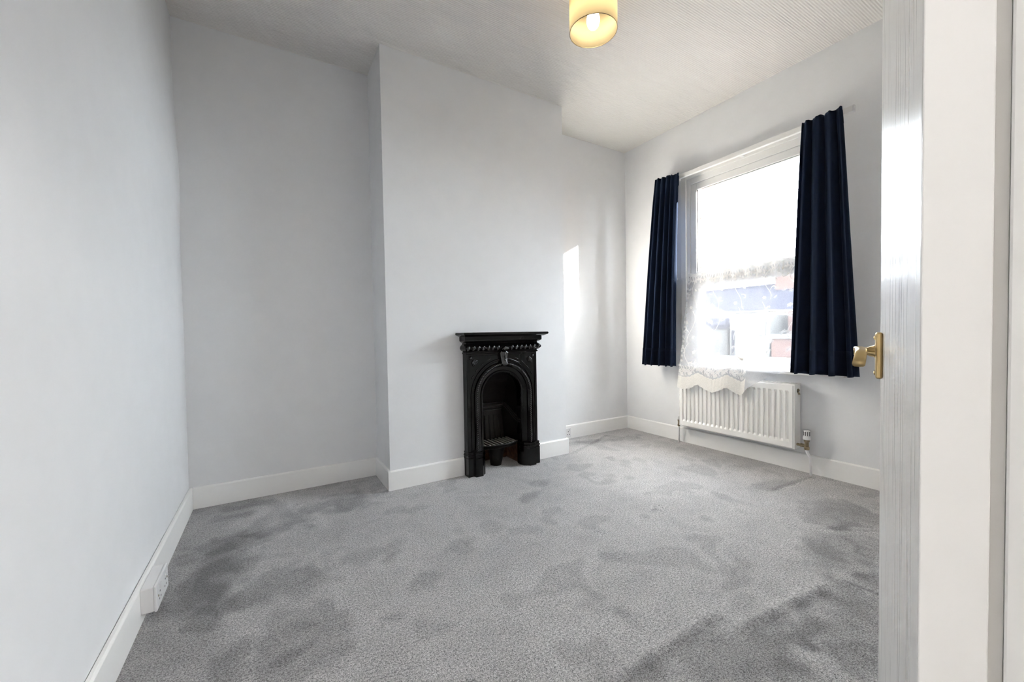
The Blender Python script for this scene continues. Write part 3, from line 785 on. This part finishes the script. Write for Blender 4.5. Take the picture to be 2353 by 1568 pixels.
for cx in (.08, .28, .48, .68, .88):
    for row in range(3):
        v0 = .06+row*.27; s = 1 if (row+int(cx*10)) % 2 else -1
        j = rnd.uniform(-.02, .02)
        stem = [(cx+j+s*.028*math.sin(t*5.2), v0+t*.27) for t in lin(0, 1, 20)]
        ribbon(bm, stem, .0028)
        spiral(cx+j+s*.050, v0+.07, .030, rnd.uniform(0, 6), s, .0060)
        spiral(cx+j-s*.045, v0+.18, .024, rnd.uniform(0, 6), -s, .0050)
        petal_fan(bm, cx+j-s*.050, v0+.10, .020, 5, rnd.random())
        petal_fan(bm, cx+j+s*.022, v0+.235, .016, 6, rnd.random())
        for q in range(3):
            a = rnd.uniform(0, 6.28); lu, lv = cx+j+rnd.uniform(-.07, .07), v0+rnd.uniform(.02, .25)
            ribbon(bm, [(lu+math.cos(a)*t*.034, lv+math.sin(a)*t*.034+.008*math.sin(t*3)) for t in lin(0, 1, 8)], [.001, .004, .006, .0065, .006, .004, .002, .0006])
for k in range(26):      # dense floral band above the border
    u = .012+k*.0215; petal_fan(bm, u, .855+.018*math.sin(k*1.9), .017, 5, k)
    ribbon(bm, [(u+.016*math.sin(t*6), .80+t*.085) for t in lin(0, 1, 8)], .0035)
for k in range(20):      # side band of flowers
    petal_fan(bm, .016+.006*math.sin(k*2), .05+k*.042, .013, 5, k)
for k in range(46):      # gathered heading lace
    u = .01+k*.0215; ribbon(bm, [(u, .03), (u+.008*math.sin(k), .06), (u-.006, .085+.012*math.sin(k*2.3))], .006)
    petal_fan(bm, u+.01, .062, .010, 4, k)
em = part('lace_motifs', bm, 'lace', net); em['kind'] = 'stuff'

# ------------------------------------------------------------------ ceiling lamp
LX, LY, LZ = 1.508, 1.626, 2.59
lamp = root('ceiling_lamp', (LX, LY, ZC), 'lit cream drum lampshade hanging from the ceiling', 'lamp')
R_ = .123
bm = bmesh.new(); lathe(bm, [(R_, LZ), (R_, LZ+.205)], (LX, LY, 0), n=64, cap=False)
shd = part('lamp_shade', bm, 'shade', lamp, smooth=True, sol=.0015)
for z in (LZ, LZ+.205):
    bm = bmesh.new(); tube(bm, [(LX+R_*math.cos(a), LY+R_*math.sin(a), z) for a in lin(0, 2*PI, 65)], .0018, 6); sub('shade_ring', bm, 'valve', shd, smooth=True)
bm = bmesh.new()
for k in range(3):
    a = 2*PI*k/3; tube(bm, [(LX+.02*math.cos(a), LY+.02*math.sin(a), LZ+.17), (LX+R_*math.cos(a), LY+R_*math.sin(a), LZ+.203)], .002, 6)
part('shade_carrier', bm, 'plastic', lamp)
bm = bmesh.new(); lathe(bm, [(.004, .015), (.018, .017), (.028, .030), (.034, .050), (.034, .065), (.028, .090), (.018, .116), (.014, .135)], (LX, LY, LZ), n=24)
part('bulb', bm, 'bulb', lamp, smooth=True)
bm = bmesh.new(); lathe(bm, [(.015, .132), (.018, .136), (.018, .175), (.012, .185)], (LX, LY, LZ), n=20); part('lamp_holder', bm, 'plastic', lamp, smooth=True)
bm = bmesh.new(); tube(bm, [(LX, LY, LZ+.18), (LX, LY, ZC-.01)], .0035, 8); part('cord', bm, 'plastic', lamp)
bm = bmesh.new(); lathe(bm, [(.012, -.035), (.036, -.028), (.04, -.012), (.04, 0)], (LX, LY, ZC), n=28); part('ceiling_rose', bm, 'plastic', lamp, smooth=True)

# added hall pendant, unseen behind the camera, as fill light through the doorway
hp = root('hall_fill_lamp', (1.0, -1.15, ZC), 'white globe pendant lamp added unseen in the hallway as fill light', 'lamp')
bm = bmesh.new(); ellipsoid(bm, (1.0, -1.15, 2.45), (.11, .11, .11), 16); part('globe', bm, 'hallfill', hp, smooth=True)
bm = bmesh.new(); tube(bm, [(1.0, -1.15, 2.55), (1.0, -1.15, ZC-.005)], .004, 8); part('cord', bm, 'plastic', hp)
bm = bmesh.new(); lathe(bm, [(.015, -.03), (.04, -.02), (.04, 0)], (1.0, -1.15, ZC), n=20); part('ceiling_rose', bm, 'plastic', hp)

# ------------------------------------------------------------------ sockets
SX = XL+TS
sk = root('socket_box', (SX, 1.958, .08), 'white surface mounted double socket on the skirting of the long wall', 'socket')
part('back_box', B(((SX-.001, 1.868, .036), (SX+.036, 2.048, .124))), 'plastic', sk, bev=.003)
fp_ = part('face_plate', B(((SX+.036, 1.866, .034), (SX+.045, 2.050, .126))), 'plastic', sk, bev=.0035, seg=3)
for y in (1.915, 2.0):
    sub('switch', B(((SX+.044, y-.006, .098), (SX+.049, y+.006, .114))), 'plastic', fp_, bev=.001)
    for dy, dz in ((0, .085), (-.011, .062), (.011, .062)):
        sub('pin_hole', B(((SX+.0435, y+dy-.0035, dz-.003), (SX+.0453, y+dy+.0035, dz+.003))), 'dark', fp_)
for y in (1.89, 2.026):
    bm = bmesh.new(); lathe(bm, [(.004, 0), (.004, .0012), (.002, .002)], (SX+.045, y, .08), (1, 0, 0), 10); sub('screw', bm, 'valve', fp_)
SY = YB-TS
s2 = root('wall_socket', (2.35, SY, .06), 'white socket plate on the skirting just past the chimney breast corner', 'socket')
f2 = part('face_plate', B(((2.275, SY-.009, .018), (2.421, SY+.001, .104))), 'plastic', s2, bev=.003)
for cx in (2.31, 2.386):
    for dx, dz in ((0, .072), (-.011, .046), (.011, .046)):
        sub('pin_hole', B(((cx+dx-.0035, SY-.0097, dz-.004), (cx+dx+.0035, SY-.0085, dz+.004))), 'dark', f2)
    sub('switch', B(((cx+.014, SY-.0125, .078), (cx+.024, SY-.008, .092))), 'plastic', f2, bev=.001)

# ================================================================== OUTSIDE
struct('floor_yard', B(((XW+.3, -25, -3.3), (60, 45, -3.2))), 'ground', 'paved back yards outside the window')
def wallwin(thing, x, y0, y1, z0, z1, t=.07):
    w = part('window', frame(y0, y1, z0, z1, t, x-.05, x+.02), 'housetrim', thing)
    sub('pane', B(((x-.02, y0+t*.5, z0+t*.5), (x-.005, y1-t*.5, z1-t*.5))), 'houseglass', w)
    sub('glazing_bar', B(((x-.04, y0+t, (z0+z1)/2-.03), (x-.005, y1-t, (z0+z1)/2+.03))), 'housetrim', w)
# long terrace across the yards: slate roof
h1 = root('terraced_house', (17, 8, -3.2), 'long terrace across the yards with a big slate roof', 'house')
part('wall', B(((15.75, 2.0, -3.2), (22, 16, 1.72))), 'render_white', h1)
bm = bmesh.new(); prism(bm, [(15.72, 1.62), (18.6, 2.92), (22.3, 1.62)], lambda p, t: (p[0], t, p[1]), 2.0, 16.0)
rf = part('roof', bm, 'slate', h1)
sub('ridge', B(((18.5, 2.0, 2.88), (18.7, 16, 2.97))), 'slate', rf)
ch = part('chimney', B(((18.0, 8.05, 2.3), (19.0, 8.75, 3.42)), ((17.95, 8.0, 3.42), (19.05, 8.8, 3.52))), 'housebrick', h1)
for k in range(3):
    bm = bmesh.new(); lathe(bm, [(.11, 0), (.09, .3)], (18.25+.25*k, 8.4, 3.52), n=12); sub('chimney_pot', bm, 'terracotta', ch)
ch2 = part('chimney', B(((18.1, 13.5, 2.3), (19.0, 14.2, 3.5))), 'housebrick', h1)
# white rendered rear extension with mono pitch roof
h2 = root('white_extension', (14, 8, -3.2), 'white rendered rear extension with a sash window', 'house')
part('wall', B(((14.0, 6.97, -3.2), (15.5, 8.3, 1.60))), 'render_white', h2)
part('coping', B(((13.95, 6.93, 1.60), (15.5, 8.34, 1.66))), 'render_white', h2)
wallwin(h2, 14.0, 7.10, 7.44, .84, 1.46, .05)
bm = bmesh.new(); tube(bm, [(13.95, 8.16, 1.0), (13.95, 8.16, -3.2)], .04, 8); part('downpipe', bm, 'slate', h2)
h3 = root('gabled_extension', (12.5, 9.5, -3.2), 'lower white rendered extension with a sloping roof edge', 'house')
bm = bmesh.new(); prism(bm, [(8.42, -3.2), (10.6, -3.2), (10.6, 2.15), (9.3, 1.62), (8.42, 1.14)], lambda p, t: (t, p[0], p[1]), 13.2, 15.6)
part('wall', bm, 'render_white', h3)
bm = bmesh.new(); prism(bm, [(8.36, 1.06), (8.42, 1.15), (9.3, 1.63), (10.7, 2.2), (10.7, 2.27), (9.3, 1.72), (8.38, 1.22)], lambda p, t: (t, p[0], p[1]), 13.05, 15.65)
part('roof', bm, 'slate', h3)
wallwin(h3, 13.2, 8.50, 8.85, .72, 1.08, .05)
# brick house with bands
h4 = root('brick_house', (13.5, 5, -3.2), 'brick rear extension with a pale band and white windows', 'house')
part('wall', B(((13.6, 2.0, -3.2), (15.5, 6.72, .72))), 'housebrick', h4)
part('parapet', B(((13.52, 1.95, .72), (15.5, 6.75, .86))), 'render_white', h4)
part('upper_wall', B(((14.6, 2.0, .86), (15.5, 6.7, 1.6))), 'housebrick', h4)
wallwin(h4, 14.6, 6.05, 6.5, .9, 1.35, .05); wallwin(h4, 14.6, 5.2, 5.65, .9, 1.35, .05)
# low lean-to and wall in the yard
h5 = root('lean_to_shed', (10.5, 6.5, -3.2), 'low lean-to with a grey roof in the yard', 'shed')
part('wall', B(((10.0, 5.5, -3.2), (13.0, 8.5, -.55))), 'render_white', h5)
bm = bmesh.new(); prism(bm, [(9.8, -.62), (13.1, -.02), (13.1, .05), (9.8, -.5)], lambda p, t: (p[0], t, p[1]), 5.4, 8.6); part('roof', bm, 'slate', h5)

# tall wing added out of view on the sunny side to shade the lower window
h6 = root('added_shading_wing', (11, -8, -3.2), 'tall brick rear wing of the neighbouring house, added unseen to block the low sun', 'house')
part('wall', B(((9.3, -12.5, -3.2), (14, -4.2, 4.78))), 'housebrick', h6)
part('coping', B(((9.2, -12.6, 4.78), (14.1, -4.1, 4.92))), 'slate', h6)
for y in (-10.5, -8.0, -5.6):
    wallwin(h6, 9.3, y-.5, y+.5, 2.4, 4.0, .08)
